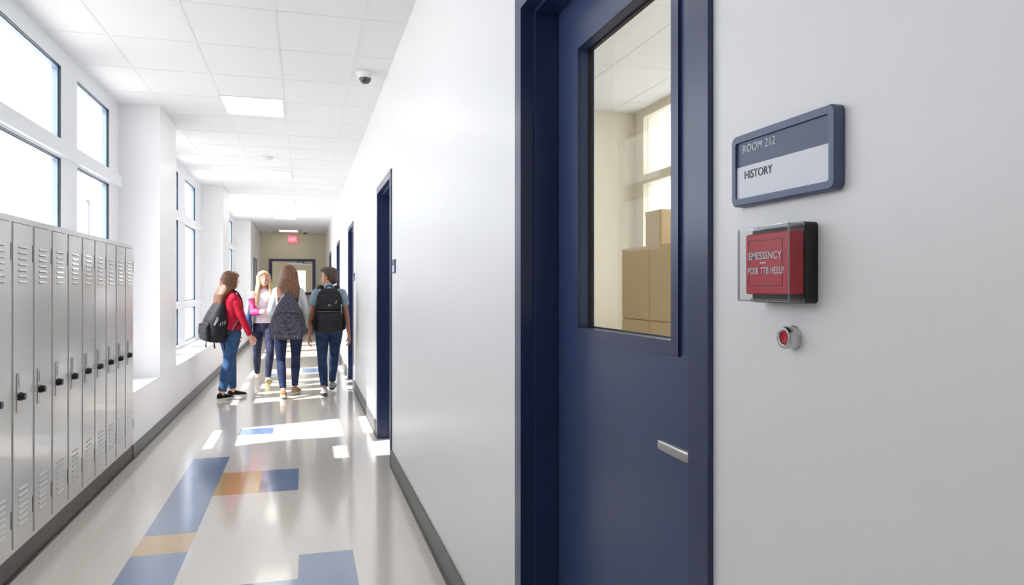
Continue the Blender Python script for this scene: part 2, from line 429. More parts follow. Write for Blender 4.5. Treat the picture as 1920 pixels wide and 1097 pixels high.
# near door: leaf with glazed panel
A, B_ = doors[0]
d1 = casing(1, A, B_, XR, 1, DT, M['navy_frame'])
xl0, xl1 = .78, .825
wy0, wy1, wz0, wz1 = 1.44, 2.005, 1.305, 2.125
ly0, ly1, lz0, lz1 = A+.008, B_-.008, .008, DT-.01
leaf = obj('door_leaf', boxes([(xl0, xl1, ly0, wy0, lz0, lz1), (xl0, xl1, wy1, ly1, lz0, lz1), (xl0, xl1, wy0, wy1, lz0, wz0), (xl0, xl1, wy0, wy1, wz1, lz1)]), M['navy'], d1)
bm = bmesh.new(); e = .032
for (a, b, c, d) in ((wy0-e, wy0, wz0-e, wz1+e), (wy1, wy1+.006, wz0-e, wz1+.006), (wy0, wy1, wz0-e, wz0), (wy0, wy1, wz1, wz1+.006)):
    box(bm, xl0-.007, xl0+.001, a, b, c, d)
obj('glazing_bead', bm, M['navy_frame'], d1, bevel=.002)
obj('door_glass', boxes([(xl0+.038, xl0+.043, wy0-.0, wy1+.0, wz0, wz1)]), M['door_glass'], d1)
bm = bmesh.new()
for (a, b, c, d) in ((wy0, wy0+.004, wz0, wz1), (wy1-.004, wy1, wz0, wz1), (wy0, wy1, wz0, wz0+.004), (wy0, wy1, wz1-.004, wz1)):
    box(bm, xl0+.028, xl0+.038, a, b, c, d)
obj('glass_gasket', bm, M['black'], d1)
lever(d1, 1.262, 1.088, xl0, 1, 1, .14)
# threshold and further doors (solid leaves)
for i, (a, b) in enumerate(doors[1:]):
    d = casing(i+2, a, b, XR, 1, DT, M['navy_frame'])
    obj('door_leaf', boxes([(.78, .825, a+.008, b-.008, .008, DT-.01)]), M['navy'], d)
    lever(d, a+.42 if i == 0 else a+.12, 1.07, .78, 1, 1, .13)
# door in left wall near the back
d7 = casing(7, 21.62, 22.70, XL, -1, 2.25, M['gasket'], proud=.015, w=.03)
obj('door_leaf', boxes([(XL-.0, XL+.004, 21.63, 22.69, .01, 2.24)]), M['bluegrey'], d7)

# ------------------------------------------------------------------ classroom behind door 1
CX, CY = 3.28, 6.88
struct('wall_classroom_end', boxes([(XR+.22, CX+.3, CY, CY+.15, 0, ZC)]), M['class_wall'])
struct('wall_classroom_near', boxes([(XR+.22, CX+.3, -1.1, -.95, 0, ZC)]), M['class_wall'])
struct('wall_classroom_side', boxes([(CX, CX+.3, -.95, 0, 0, ZC), (CX, CX+.3, 0, CY, 0, .85)]), M['class_wall'])
L = []; rowsc = [(.95, 2.47), (2.56, 3.14)]; pc = [(.2, 2.2), (2.55, 4.5), (4.85, 6.68)]; y = 0
for a, b in pc: L.append((CX, CX+.12, y, a, .85, ZC)); y = b
L.append((CX, CX+.12, y, CY, .85, ZC))
gl = bmesh.new()
for a, b in pc:
    z = .85
    for c, d in rowsc:
        L.append((CX, CX+.12, a, b, z, c)); z = d; box(gl, CX+.05, CX+.055, a, b, c, d)
    L.append((CX, CX+.12, a, b, z, ZC))
w5 = struct('window_5', boxes(L), M['class_wall']); obj('window_glass', gl, M['pane'], w5)
t = empty('storage_cabinet', (2.70, 4.30, 0), 'tall tan laminate cabinet inside the classroom, seen through the door glass', 'cabinet')
obj('body', boxes([(0, .5, 0, 1.58, 0, 1.765)]), M['wood'], t)
for y in (.004, .531, 1.058):
    for z0, z1 in ((.06, 1.155), (1.163, 1.76)):
        d = obj('door', boxes([(-.018, -.001, y, y+.518, z0, z1)]), M['wood'], t, bevel=.002)
t = empty('box_file', (2.90, 5.56, 1.765), 'narrow upright tan box standing on top of the classroom cabinet', 'box')
obj('body', boxes([(0, .22, 0, .30, 0, .31)]), M['wood'], t, bevel=.003)
obj('lid', boxes([(-.003, .223, -.003, .303, .285, .325)]), M['wood'], t, bevel=.003)
for (x, y) in ((2.1, 1.2), ):
    t = empty('ceiling_light', (x, y, ZC), 'added fill light panel on the classroom ceiling, out of view', 'ceiling light')  # panel added out of view to brighten the classroom
    obj('diffuser', boxes([(-.29, .29, -.58, .58, -.008, 0)]), M['panel'], t)
t = empty('ceiling_light', (0, 26.4, ZC), 'added fill light panel, unseen, in the room behind the back wall', 'ceiling light')  # unseen panel, added to lift the light in the far room
obj('diffuser', boxes([(-.29, .29, -.5, .5, -.008, 0)]), M['panel'], t)

# ------------------------------------------------------------------ lockers
LW = .2895; LH0, LH1 = .125, 1.775
XF = XL+.006                                             # locker door face
def make_locker():
    t = bpy.data.objects.new('locker', None); COL.objects.link(t); t.empty_display_size = .1
    # body: open-front carcass behind the face frame (local x: depth, face at 0; y: along the row)
    D = .36; h = LH1-LH0
    bm = boxes([(-D, -.02, 0, .004, 0, h), (-D, -.02, LW-.004, LW, 0, h), (-D, -.02, 0, LW, 0, .004), (-D, -.02, 0, LW, h-.004, h), (-D, -D+.004, 0, LW, 0, h),
                (-.02, -.001, 0, .012, 0, h), (-.02, -.001, LW-.014, LW, 0, h), (-.02, -.001, .012, LW-.014, 0, .022), (-.02, -.001, .012, LW-.014, h-.03, h)])
    obj('locker_body', bm, M['locker'], t, loc=(0, 0, 0))
    # door: sheet with real louvre slots
    y0, y1, z0, z1 = .016, LW-.018, .026, h-.034
    slots = [(.082, .196, zc, zc+.007) for zc in [h-.155-.029*i for i in range(7)]+[.115+.029*i for i in range(7)]]
    ysx = [y0, .082, .196, y1]; zs = sorted({z0, z1} | {s[2] for s in slots} | {s[3] for s in slots})
    bm = bmesh.new(); V = {}
    def v(a, b):
        if (a, b) not in V: V[(a, b)] = bm.verts.new((.004, a, b))
        return V[(a, b)]
    for a, b in zip(ysx, ysx[1:]):
        for c, d in zip(zs, zs[1:]):
            if any(s[0] <= (a+b)/2 <= s[1] and s[2] <= (c+d)/2 <= s[3] for s in slots): continue
            bm.faces.new((v(a, c), v(b, c), v(b, d), v(a, d)))
    for (a, b, c, d) in ((y0, y0+.0015, z0, z1), (y1-.0015, y1, z0, z1), (y0, y1, z0, z0+.0015), (y0, y1, z1-.0015, z1)):
        box(bm, -.016, .0039, a, b, c, d)
    door = obj('locker_door', bm, M['locker'], t)
    lv = bmesh.new()
    for k, s in enumerate(slots):                         # pressed hoods over each slot
        if k == 7: obj('louvre', lv, M['locker'], door); lv = bmesh.new()
        P = [(.0035, s[3]-.0008), (.0095, s[2]+.0022), (.0035, s[3]+.007)]
        a = [lv.verts.new((x, s[0]-.003, z)) for x, z in P]; b = [lv.verts.new((x, s[1]+.003, z)) for x, z in P]
        lv.faces.new((a[1], b[1], b[2], a[2])); lv.faces.new(a); lv.faces.new(b)
    obj('louvre', lv, M['locker'], door)
    for z in (.13, h-.13-.09):
        bm = bmesh.new(); cyl(bm, (.003, LW-.0165, z), (0, 0, 1), .004, .085, 10); obj('hinge', bm, M['hinge'], t)
    # latch plate with slot
    lz = .885-LH0
    bm = boxes([(.003, .008, .052, .096, lz-.075, lz+.115)]); lp = obj('latch_plate', bm, M['steel'], t, bevel=.0015)
    obj('latch_slot', boxes([(.0075, .0085, .072, .080, lz+.04, lz+.09)]), M['hinge'], lp)
    bm = boxes([(.008, .016, .058, .090, lz+.0, lz+.022)]); obj('latch_pull', bm, M['chrome'], lp, bevel=.002)
    bm = bmesh.new(); cyl(bm, (.008, .074, lz), (1, 0, 0), .021, .016, 24); cyl(bm, (.024, .074, lz), (1, 0, 0), .017, .014, 24)
    obj('lock_dial', bm, M['black'], t, smooth='auto', bevel=.0015)
    return t
proto = make_locker()
def copy_tree(o, parent=None):
    c = o.copy(); COL.objects.link(c); c.parent = parent
    for ch in list(o.children): copy_tree(ch, c)
    return c
Y_END = 6.658
words = ['at the far end beside the window sill', 'second from the far end of the row', 'third from the far end of the row', 'fourth from the far end of the row',
         'fifth from the far end of the row', 'sixth from the far end of the row', 'seventh from the far end of the row', 'eighth from the far end of the row',
         'ninth from the far end, its louvres whole', 'nearest of the row, cut by the left picture edge']
NL = 10
for i in range(NL):
    o = proto if i == 0 else copy_tree(proto)
    o.location = (XF, Y_END-LW*(i+1)+.0, LH0)
    tag(o, 'grey metal locker with black lock, '+words[i], 'locker', 'lockers along the window wall')
nf = Y_END-LW*NL
# plinth and capping of the row
pl = struct('trim_5', boxes([(XL-.38, XF-.004, nf, 6.66, 0, LH0-.0), (XL-.3, XF+.006, nf, 6.66, 0, .012)]), M['plinth'])

# ------------------------------------------------------------------ room signs
def room_sign(y_c, z_c, w, h, label, words_=True, full=True):
    t = empty('room_sign', (XR, y_c, z_c), label, 'sign')
    bm = bmesh.new(); P = rrect(w, h, .010 if full else .006); e = .0115 if full else .009
    th = .016 if full else .012
    Pi = rrect(w-2*e, h-2*e, .004)
    rings = [[Vector((x, y, .0)) for x, y in P], [Vector((x, y, th-.0025)) for x, y in P], [Vector((x*(1-.004/w), y*(1-.004/h), th)) for x, y in P],
             [Vector((x, y, th)) for x, y in Pi], [Vector((x, y, th-.004)) for x, y in Pi]]
    skin_rings(bm, rings); onwall(bm)
    obj('frame', bm, M['sign_rim'], t)
    split = (h-2*e)*.43; zt = (h-2*e)/2
    bm = bmesh.new(); iw = w-2*e-.001
    box(bm, -iw/2, iw/2, zt-split, zt-.0005, th-.006, th-.0034); onwall(bm); obj('name_panel', bm, M['sign_top'], t)
    bm = bmesh.new(); box(bm, -iw/2, iw/2, -zt+.0005, zt-split-.0004, th-.006, th-.003); onwall(bm); obj('subject_card', bm, M['sign_white'], t)
    if words_:
        T = lambda x, y, z: WALLR @ Matrix.Translation((x, y, z))
        text('lettering', 'ROOM 212', .0178, M['letter_white'], t, T(-w/2+.0265, .0265, th-.003), sx=.97, bold=0, thick=.0003)
        text('lettering', 'HISTORY', .0178, M['ink'], t, T(-w/2+.0315, -.0145, th-.0026), sx=.97, bold=0, thick=.0003)
    return t
room_sign(.9015, 1.6035, .235, .111, 'slate blue framed room sign reading ROOM 212 HISTORY beside the near door')
room_sign(5.67, 1.59, .17, .105, 'small blue and white room sign beside the second door', words_=False, full=False)
room_sign(10.36, 1.58, .17, .105, 'small distant room sign beside the third door of the corridor', words_=False, full=False)

# ------------------------------------------------------------------ emergency call unit
t = empty('emergency_call_unit', (XR, .895, 1.455), 'red emergency button box under a clear plastic cover on a black base', 'emergency button')
bm = bmesh.new(); plate(bm, .120, .112, .007, 0, .0215, inset=.0015); onwall(bm); obj('base_box', bm, M['black'], t)
bm = bmesh.new(); plate(bm, .104, .087, .004, .0205, .042, cx=.0055, inset=.002); onwall(bm); rb = obj('red_block', bm, M['red'], t)
bm = bmesh.new()
lx0, lx1, lz0_, lz1_ = -.039, .041, -.032, .034
for (a, b, c, d) in ((lx0, lx1, lz0_, lz0_+.0012), (lx0, lx1, lz1_-.0012, lz1_), (lx0, lx0+.0012, lz0_, lz1_), (lx1-.0012, lx1, lz0_, lz1_)): box(bm, a, b, c, d, .0418, .0424)
onwall(bm); obj('border_line', bm, M['red_dark'], rb)
T = lambda x, y, z: WALLR @ Matrix.Translation((x, y, z))
text('lettering', 'EMESSSNCY', .0150, M['letter_white'], rb, T(-.0375, .0065, .0426), sx=.98, bold=.00015, thick=.0003)
text('lettering', 'POSR TTB HEELP', .0135, M['letter_white'], rb, T(-.0395, -.0145, .0426), sx=.84, bold=.00008, thick=.0003)
bm = boxes([]); box(bm, -.010, .004, .0005, .0022, .0422, .0428); onwall(bm); obj('dash', bm, M['letter_white'], rb)
# clear cover: five-sided shell
bm = bmesh.new()
W_, H_, z0_, z1_ = .119, .108, .0215, .0475
P = rrect(W_, H_, .006); Pf = rrect(W_-.004, H_-.004, .005); Pi = rrect(W_-.005, H_-.005, .004)
rings = [[Vector((x, y, z0_)) for x, y in P], [Vector((x, y, z1_-.002)) for x, y in P], [Vector((x, y, z1_)) for x, y in Pf]]
skin_rings(bm, rings)
bm.faces.ensure_lookup_table()
bk = [f for f in bm.faces if all(abs(v.co.z-z0_) < 1e-6 for v in f.verts)]
bmesh.ops.delete(bm, geom=bk, context='FACES_ONLY')
onwall(bm); cv = obj('clear_cover', bm, M['clear'], t)
bm = bmesh.new()                                          # thick moulded edges of the cover
for (a, b, c, d) in ((-W_/2, W_/2, H_/2-.0022, H_/2), (-W_/2, W_/2, -H_/2, -H_/2+.0022), (-W_/2, -W_/2+.0022, -H_/2+.002, H_/2-.002), (W_/2-.0022, W_/2, -H_/2+.002, H_/2-.002)):
    box(bm, a, b, c, d, z1_-.0035, z1_-.0005)
box(bm, -W_/2-.001, W_/2+.001, H_/2-.004, H_/2+.001, z0_, z0_+.003); box(bm, -W_/2-.001, W_/2+.001, -H_/2-.001, -H_/2+.004, z0_, z0_+.003)
onwall(bm); obj('cover_rim', bm, glass('cover_edge', (.72, .74, .77), rough=.1, base=.25), cv, bevel=.0006)

# red push button
t = empty('push_button', (XR+.001, .885, 1.350), 'round chrome push button with red centre below the emergency box', 'button')
def lathe(bm, prof, n=36, mi=0):
    skin_rings(bm, [ringpts(Vector((0, 0, z)), Vector((1, 0, 0)), Vector((0, 1, 0)), r, r, n) for r, z in prof], mi)
bm = bmesh.new(); lathe(bm, [(.0172, 0), (.0172, .003), (.0160, .004), (.0160, .017), (.0148, .0195), (.0115, .0198), (.0098, .0185), (.0093, .014)]); onwall(bm)
obj('chrome_ring', bm, M['chrome'], t, smooth='auto')
bm = bmesh.new(); lathe(bm, [(.0092, .012), (.0092, .0165), (.0080, .0178), (.0050, .0176), (.0044, .0168), (.0020, .0165)]); onwall(bm)
obj('red_cap', bm, M['red'], t, smooth='auto')

# ------------------------------------------------------------------ ceiling fittings
for i, (y, cap) in enumerate([(7.25, 'nearest in view'), (11.7, 'second from the viewer'), (15.35, 'third from the viewer'), (18.95, 'fourth from the viewer'), (23.4, 'farthest, near the back wall'), (3.2, ''), (-.9, '')]):
    if not cap: cap = 'above the near classroom door' if y > 0 else 'behind the camera'
    t = empty('ceiling_light', (-.478, y+.36, ZC), 'square recessed white ceiling light panel, '+cap, 'ceiling light', group='ceiling light panels along the corridor')
    w, l = .272, .36
    obj('frame', boxes([(-w-.014, -w, -l-.014, l+.014, -.008, 0), (w, w+.014, -l-.014, l+.014, -.008, 0), (-w, w, -l-.014, -l, -.008, 0), (-w, w, l, l+.014, -.008, 0)]), M['housing'], t)
    obj('diffuser', boxes([(-w, w, -l, l, -.005, -.001)]), M['panel'], t)
def camdome(x, y, s, label):
    t = empty('dome_camera', (x, y, ZC+.002), label, 'security camera')
    dn = Matrix.Diagonal((1, 1, -1, 1))
    bm = bmesh.new(); lathe(bm, [(.075*s, 0), (.078*s, .012*s), (.066*s, .03*s), (.055*s, .052*s), (.05*s, .054*s)]); bmesh.ops.transform(bm, matrix=dn, verts=bm.verts); obj('housing', bm, M['housing'], t, smooth='auto')
    bm = bmesh.new(); lathe(bm, [(.050*s, .052*s), (.049*s, .066*s), (.042*s, .083*s), (.028*s, .095*s), (.010*s, .100*s)]); bmesh.ops.transform(bm, matrix=dn, verts=bm.verts); obj('lens_dome', bm, M['dome'], t, smooth='auto')
camdome(.485, 6.15, 1.0, 'white ceiling dome camera with smoked lens above the right wall')
camdome(.02, 23.6, 1.1, 'small distant dome camera on the ceiling near the exit sign')
for (x, y, lab) in ((-.50, 10.5, 'round white smoke detector on the ceiling between two light panels'), (-1.05, 23.9, 'small round smoke detector at the far left of the ceiling')):
    t = empty('smoke_detector', (x, y, ZC), lab, 'smoke detector')
    dn = Matrix.Diagonal((1, 1, -1, 1))
    bm = bmesh.new(); lathe(bm, [(.085, 0), (.088, .01), (.084, .018), (.060, .022)]); bmesh.ops.transform(bm, matrix=dn, verts=bm.verts); obj('base', bm, M['housing'], t, smooth='auto')
    bm = bmesh.new(); lathe(bm, [(.062, .020), (.062, .034), (.052, .042), (.02, .044)]); bmesh.ops.transform(bm, matrix=dn, verts=bm.verts); obj('sensor_cap', bm, M['tbar'], t, smooth='auto')

# ------------------------------------------------------------------ outside
struct('ground', boxes([(-60, -1.99, -40, 60, -3.6, -3.5)]), M['concrete'])
struct('trim_6', boxes([(-3.55, -1.99, -4.2, 5.25, 3.5, 3.7)]), M['concrete'])     # unseen slab added outside the first bay to block the sun
t = empty('building', (-14.8, 58, -3.5), 'pale block building far outside the first window', 'building')
obj('wall', boxes([(0, 6, 0, 8, 0, 11)]), M['facade'], t)
for i in range(3):
    for j in range(3): obj('window', boxes([(.7+1.8*i, 1.7+1.8*i, -.05, 0, 1.5+3.2*j, 3.1+3.2*j)]), M['win_far'], t)
obj('roof', boxes([(-.1, 6.1, -.1, 8.1, 11, 11.2)]), M['facade'], t)

# ------------------------------------------------------------------ people
def ik(a, b, l1, l2, bend):
    a, b = Vector(a), Vector(b); d = b-a; L = min(d.length, (l1+l2)*.999); d = d.normalized()
    h = (l1*l1-l2*l2+L*L)/(2*L); r = math.sqrt(max(l1*l1-h*h, 0))
    bend = Vector(bend); bend = (bend-d*bend.dot(d)).normalized()
    return a+d*h+bend*r
def hand(bm, wrist, d, palm_n, side_fwd, curl, s=1.):
    """wrist point, direction d, palm normal, thumb side direction"""
    W = Vector(wrist); d = Vector(d).normalized(); pn = Vector(palm_n); pn = (pn-d*pn.dot(d)).normalized()
    f = Vector(side_fwd); f = (f-d*f.dot(d)-pn*f.dot(pn)).normalized()
    tube(bm, [W-d*.03, W, W+d*.03*s, W+d*.065*s, W+d*.088*s], [(.026, .018), (.024, .017), (.033*s, .016*s), (.040*s, .015*s), (.037*s, .012*s)], ref=f, n=16)
    for k, (off, ln) in enumerate(((.029, .072), (.0095, .080), (-.0105, .074), (-.029, .058))):
        base = W+d*.083*s+f*off*s; ln *= s; c = curl*(1+.18*k); pts = [base]; dd = d.copy(); q = base
        for seg, fr in ((.42, .35), (.32, .9), (.26, .7)):
            ax = d.cross(pn).normalized()
            dd = (Matrix.Rotation(c*fr, 3, ax) @ dd).normalized(); dd = (dd+f*off*.9*(1 if seg == .42 else 0)).normalized()
            q = q+dd*ln*seg; pts.append(q)
        tube(bm, pts, [.0095*s, .0088*s, .0078*s, .0066*s], n=10)
    b = W+d*.028*s+f*.026*s
    tube(bm, [b, b+(f*.8+d*.9+pn*.35).normalized()*.036*s, b+(f*.8+d*.9+pn*.35).normalized()*.036*s+(f*.25+d*1+pn*.45).normalized()*.032*s, b+(f*.8+d*.9+pn*.35).normalized()*.036*s+(f*.15+d*1+pn*.6).normalized()*.055*s],
         [.0155*s, .0125*s, .0105*s, .0085*s], n=10)
def shoe(parent, ankle, yaw, pitch, m, ms, s=1., toe_out=0, high=.0):
    """ankle: ankle joint; shoe built in ankle frame, y forward"""
    mx = Matrix.Translation(Vector(ankle)) @ Matrix.Rotation(yaw, 4, 'Z') @ Matrix.Rotation(pitch, 4, 'X') @ Matrix.Scale(s, 4)
    zs = -.075                                             # sole plane below the ankle joint
    prof = [(-.068, .020, .045), (-.058, .032, .072), (-.03, .036, .088+high), (.01, .036, .092+high), (.04, .037, .075), (.08, .041, .056), (.12, .046, .046), (.16, .044, .038), (.185, .034, .030), (.196, .018, .020)]
    def lo(bm, z0, f, grow=0.):
        rings = []
        for (y, hw, h) in prof:
            cx = .006 if y > .05 else 0
            pts = []
            for i in range(18):
                a = 2*PI*i/18; ca, sa = math.cos(a), math.sin(a)
                x = math.copysign(abs(ca)**.75, ca)*(hw+grow); z = math.copysign(abs(sa)**.8, sa)
                zz = z0+(f(h)*(z+1)/2)
                pts.append(mx @ Vector((cx+x, y+(grow*2 if y > .1 else -grow*2 if y < 0 else 0), zz)))
            rings.append(pts)
        skin_rings(bm, rings)
    bm = bmesh.new(); lo(bm, zs+.012, lambda h: h)
    up = vox('shoe', bm, m, .005, 3, parent)
    bm = bmesh.new(); lo(bm, zs-.003, lambda h: .026, .003)
    obj('sole', bm, ms, up, smooth='auto')
    return up
def head(parent, mx, s, skin, hair_m, face=True, male=False, smile=False):
    """returns face pieces; the head volume itself goes into the body mesh"""
    if not face: return
    for sx in (-1, 1):
        bm = bmesh.new(); ellipsoid(bm, (sx*.031, .076, .004), (.0135, .010, .0085), mx, 14); e = obj('eye', bm, M['eye_white'], parent, smooth=True)
        bm = bmesh.new(); ellipsoid(bm, (sx*.031, .0835, .004), (.0046, .0038, .0050), mx, 12); obj('iris', bm, M['iris'], e, smooth=True)
        bm = bmesh.new(); tube(bm, [mx @ Vector((sx*.016, .0905, .0255)), mx @ Vector((sx*.032, .0875, .0285)), mx @ Vector((sx*.048, .075, .022))], [.0018, .0024, .0014], n=8, ref=(0, 0, 1)); obj('eyebrow', bm, M['brow'], parent, smooth=True)
    bm = bmesh.new()
    w = .029 if smile else .019; up = .008 if smile else 0
    tube(bm, [mx @ Vector((-w, .0835, -.047+up)), mx @ Vector((-w*.5, .093, -.048)), mx @ Vector((0, .0965, -.0475)), mx @ Vector((w*.5, .093, -.048)), mx @ Vector((w, .0835, -.047+up))], [.0022, .0046, .005, .0046, .0022], n=10, ref=(0, 0, 1))
    l = obj('lips', bm, M['lip'], parent, smooth=True)
    if smile:
        bm = bmesh.new(); tube(bm, [mx @ Vector((-w*.75, .092, -.0435)), mx @ Vector((0, .1005, -.047)), mx @ Vector((w*.75, .092, -.0435))], [.0015, .0042, .0015], n=8, ref=(0, 0, 1)); obj('teeth', bm, M['teeth'], l, smooth=True)
def head_volume(bm, mx, s, male=False):
    j = 1.06 if male else 1.
    loftz(bm, [(0, .050, -.108, .014*j, .016), (0, .046, -.104, .028*j, .032), (0, .036, -.092, .042*j, .050), (0, .022, -.070, .054*j, .066), (0, .010, -.040, .063*j, .080),
               (0, .003, -.010, .070, .088), (0, -.001, .020, .0745, .094), (0, -.004, .050, .075, .094), (0, -.006, .078, .067, .084), (0, -.008, .098, .049, .063), (0, -.010, .110, .024, .032)], 24, 0, mx)
    # nose, brow, lips, ears, chin
    tube(bm, [mx @ Vector((0, .082, .012)), mx @ Vector((0, .094, -.006)), mx @ Vector((0, .105, -.022)), mx @ Vector((0, .098, -.031))], [.007, .0085, .0105, .008], n=10)
    tube(bm, [mx @ Vector((-.012, .090, -.026)), mx @ Vector((.012, .090, -.026))], [.007, .007], n=8, ref=(0, 0, 1))
    tube(bm, [mx @ Vector((-.045, .070, .020)), mx @ Vector((0, .083, .022)), mx @ Vector((.045, .070, .020))], [.008, .010, .008], n=10, ref=(0, 0, 1))
    tube(bm, [mx @ Vector((-.016, .080, -.049)), mx @ Vector((0, .087, -.049)), mx @ Vector((.016, .080, -.049))], [.006, .008, .006], n=10, ref=(0, 0, 1))
    ellipsoid(bm, (0, .068, -.085), (.020, .018, .018), mx)
    for sx in (-1, 1):
        tube(bm, [mx @ Vector((sx*.070, -.008, -.028)), mx @ Vector((sx*.080, -.014, -.008)), mx @ Vector((sx*.080, -.014, .012))], [(.008, .006), (.014, .007), (.012, .006)], n=10, ref=(0, 1, 0))
def hair_long(parent, mx, m, locks, cap=(.086, .105, .112), fr=False):
    bm = bmesh.new()
    # scalp shell, cut back from the face
    ellipsoid(bm, (0, -.016, .020), (cap[0], cap[1]-.004, cap[2]-.006), mx, 24)
    for (p, r) in locks: tube(bm, [Vector(q) for q in p], r, n=10)
    return vox('hair', bm, m, .006, 3, parent)
def body(root, P):
    """P: joints and sizes in the person's own frame (faces +y, x to the right)"""
    s = P['s']; skin = P['skin']
    hs, hw = P['hip_w'], P['sh_w']
    HZ, WZ, CZ, SZ = .90*s, 1.05*s, 1.24*s, 1.385*s
    lean = P.get('lean', 0)
    neck = Vector((0, -.01+lean, 1.455*s)); hc = Vector((0, .012+lean, P['H']-.112))+Vector(P.get('head_off', (0, 0, 0)))
    HM = Matrix.Translation(hc) @ Matrix.Rotation(P.get('hyaw', 0), 4, 'Z') @ Matrix.Rotation(P.get('hpitch', 0), 4, 'X') @ Matrix.Rotation(P.get('hroll', 0), 4, 'Y') @ Matrix.Scale(P.get('hscale', 1), 4)
    male = P.get('male', False)
    def torso(bm, g, z0=.80*s, top=True, hipg=0.):
        k = P.get('girth', 1.)
        R = [(0, -.005, .80*s, .150*k+g+hipg, .105*k+g), (0, -.012, .86*s, .168*k+g+hipg, .118*k+g), (0, -.010, .93*s, .162*k+g+hipg, .113*k+g), (0, 0, 1.00*s, .140*k+g+(.02 if male else 0), .097*k+g), (0, .004, 1.07*s, .125*k+g+(.022 if male else 0), .090*k+g),
             (0, .006+lean*.3, 1.15*s, .133*k+g+(.014 if male else 0), .098*k+g), (0, .010+lean*.6, 1.24*s, .147*k+g+(.010 if male else 0), .108*k+g-(.006 if male else 0)), (0, .004+lean*.8, 1.32*s, .155*k+g+.3*g, .098*k+g), (0, -.004+lean, 1.375*s, .150*hw/.17+g, .078+g), (0, -.008+lean, 1.41*s, .115*hw/.17+g, .062+g), (0, -.010+lean, 1.44*s, .068+g, .054+g)]
        R = [r for r in R if r[2] >= z0-1e-4]
        loftz(bm, R, 28)
    # joints
    J = {}
    for sd, sx in (('L', -1), ('R', 1)):
        hip = Vector((sx*hs, 0, .87*s)); an = Vector(P['ankle'+sd]); kn = ik(hip, an, .415*s*P.get('ll', 1), .405*s*P.get('ll', 1), P.get('knee_dir'+sd, (sx*.12, 1, 0)))
        sh = Vector((sx*hw, -.008+lean, 1.365*s)); wr = Vector(P['wrist'+sd]); el = ik(sh, wr, .285*s, .25*s, P.get('elbow_dir'+sd, (sx*.5, -1, -.1)))
        J[sd] = (hip, kn, an, sh, el, wr)
    bm = bmesh.new()
    torso(bm, -.012)
    tube(bm, [(0, -.014+lean, 1.40*s), neck, (hc.x*.7, hc.y-.028, hc.z-.06)], [.056, .048 if not male else .054, .046 if not male else .052], n=18)
    head_volume(bm, HM, 1, male)
    tk = P.get('leg', 1.)
    for sd, sx in (('L', -1), ('R', 1)):
        hip, kn, an, sh, el, wr = J[sd]
        tube(bm, [hip+Vector((0, 0, .02)), hip.lerp(kn, .35), hip.lerp(kn, .8), kn, kn.lerp(an, .3)+Vector((0, -.006, 0)), kn.lerp(an, .75), an], [.078*tk, .070*tk, .052*tk, .047*tk, .048*tk, .034*tk, .030*tk], n=18)
        ft = Vector((math.sin(-P['fyaw'+sd]), math.cos(P['fyaw'+sd]), 0))
        tube(bm, [an, an+ft*.06+Vector((0, 0, -.025)), an+ft*.12+Vector((0, 0, -.035))], [.030, .028, .022], n=12)
        ak = P.get('arm', 1.)
        tube(bm, [sh, sh.lerp(el, .3), el.lerp(sh, .12), el, el.lerp(wr, .25), el.lerp(wr, .8), wr], [.048*ak, .044*ak, .037*ak, .035*ak, .037*ak, .025*ak, (.023*ak, .019*ak)], n=16)
        fd = (wr-el).normalized()
        hd = Vector(P.get('hand_dir'+sd, fd)); hand(bm, wr, hd, P.get('palm'+sd, (-sx, 0, 0)), P.get('thumb'+sd, (0, 1, 0)), P.get('curl'+sd, .38), P.get('hands', 1.)*(1.08 if male else 1.))
    b = vox('body', bm, skin, .0048, 3, root, .45)
    head(b, HM, 1, skin, None, True, male, P.get('smile', False))
    # trousers
    bm = bmesh.new(); torso(bm, .004, top=False)
    bmesh.ops.bisect_plane(bm, geom=bm.verts[:]+bm.edges[:]+bm.faces[:], plane_co=(0, 0, 1.0*s), plane_no=(0, 0, 1), clear_outer=True)
    bmesh.ops.holes_fill(bm, edges=[e for e in bm.edges if e.is_boundary])
    lg = P.get('loose', 1.)
    for sd, sx in (('L', -1), ('R', 1)):
        hip, kn, an = J[sd][:3]; cut = an.lerp(kn, .10)
        tube(bm, [hip+Vector((0, 0, .03)), hip.lerp(kn, .3), hip.lerp(kn, .75), kn, kn.lerp(an, .3)+Vector((0, -.007, 0)), kn.lerp(an, .7), cut], [.093*tk*lg, .085*tk*lg, .066*tk*lg, .058*tk*lg, .060*tk*lg, .047*tk*lg**1.6, .043*tk*lg**2], n=20, round_ends=False)
        # glute
        ellipsoid(bm, (sx*.075, -.058, .865*s), (.082, .062, .085))
    vox('trousers', bm, P['m_leg'], .0065, 3, root)
    # top
    bm = bmesh.new(); g = P.get('top_g', .014)
    torso(bm, g, z0=P.get('hem', .90)*s)
    sl = P.get('sleeve', 1.)
    for sd, sx in (('L', -1), ('R', 1)):
        sh, el, wr = J[sd][3:]
        k = 1+g*6
        if sl >= 1: tube(bm, [sh+Vector((-sx*.02, 0, .0)), sh.lerp(el, .3), el.lerp(sh, .1), el, el.lerp(wr, .3), el.lerp(wr, .85), wr.lerp(el, .04)], [.053*k, .050*k, .045*k, .043*k, .042*k, .034*k, .031*k], n=18, round_ends=False)
        else: tube(bm, [sh+Vector((-sx*.02, 0, 0)), sh.lerp(el, .3), sh.lerp(el, sl)], [.061*k, .058*k, .056*k], n=18, round_ends=False)
    if P.get('collar'):
        tube(bm, [(0, -.012+lean, 1.41*s), (0, -.010+lean, P['collar']*s)], [.066, .060], n=24, round_ends=False)
    for sd, sx in (('L', -1), ('R', 1)):
        ellipsoid(bm, J[sd][3]+Vector((-sx*.006, 0, -.010)), (.054+g*.4, .054+g*.5, .052+g*.4))
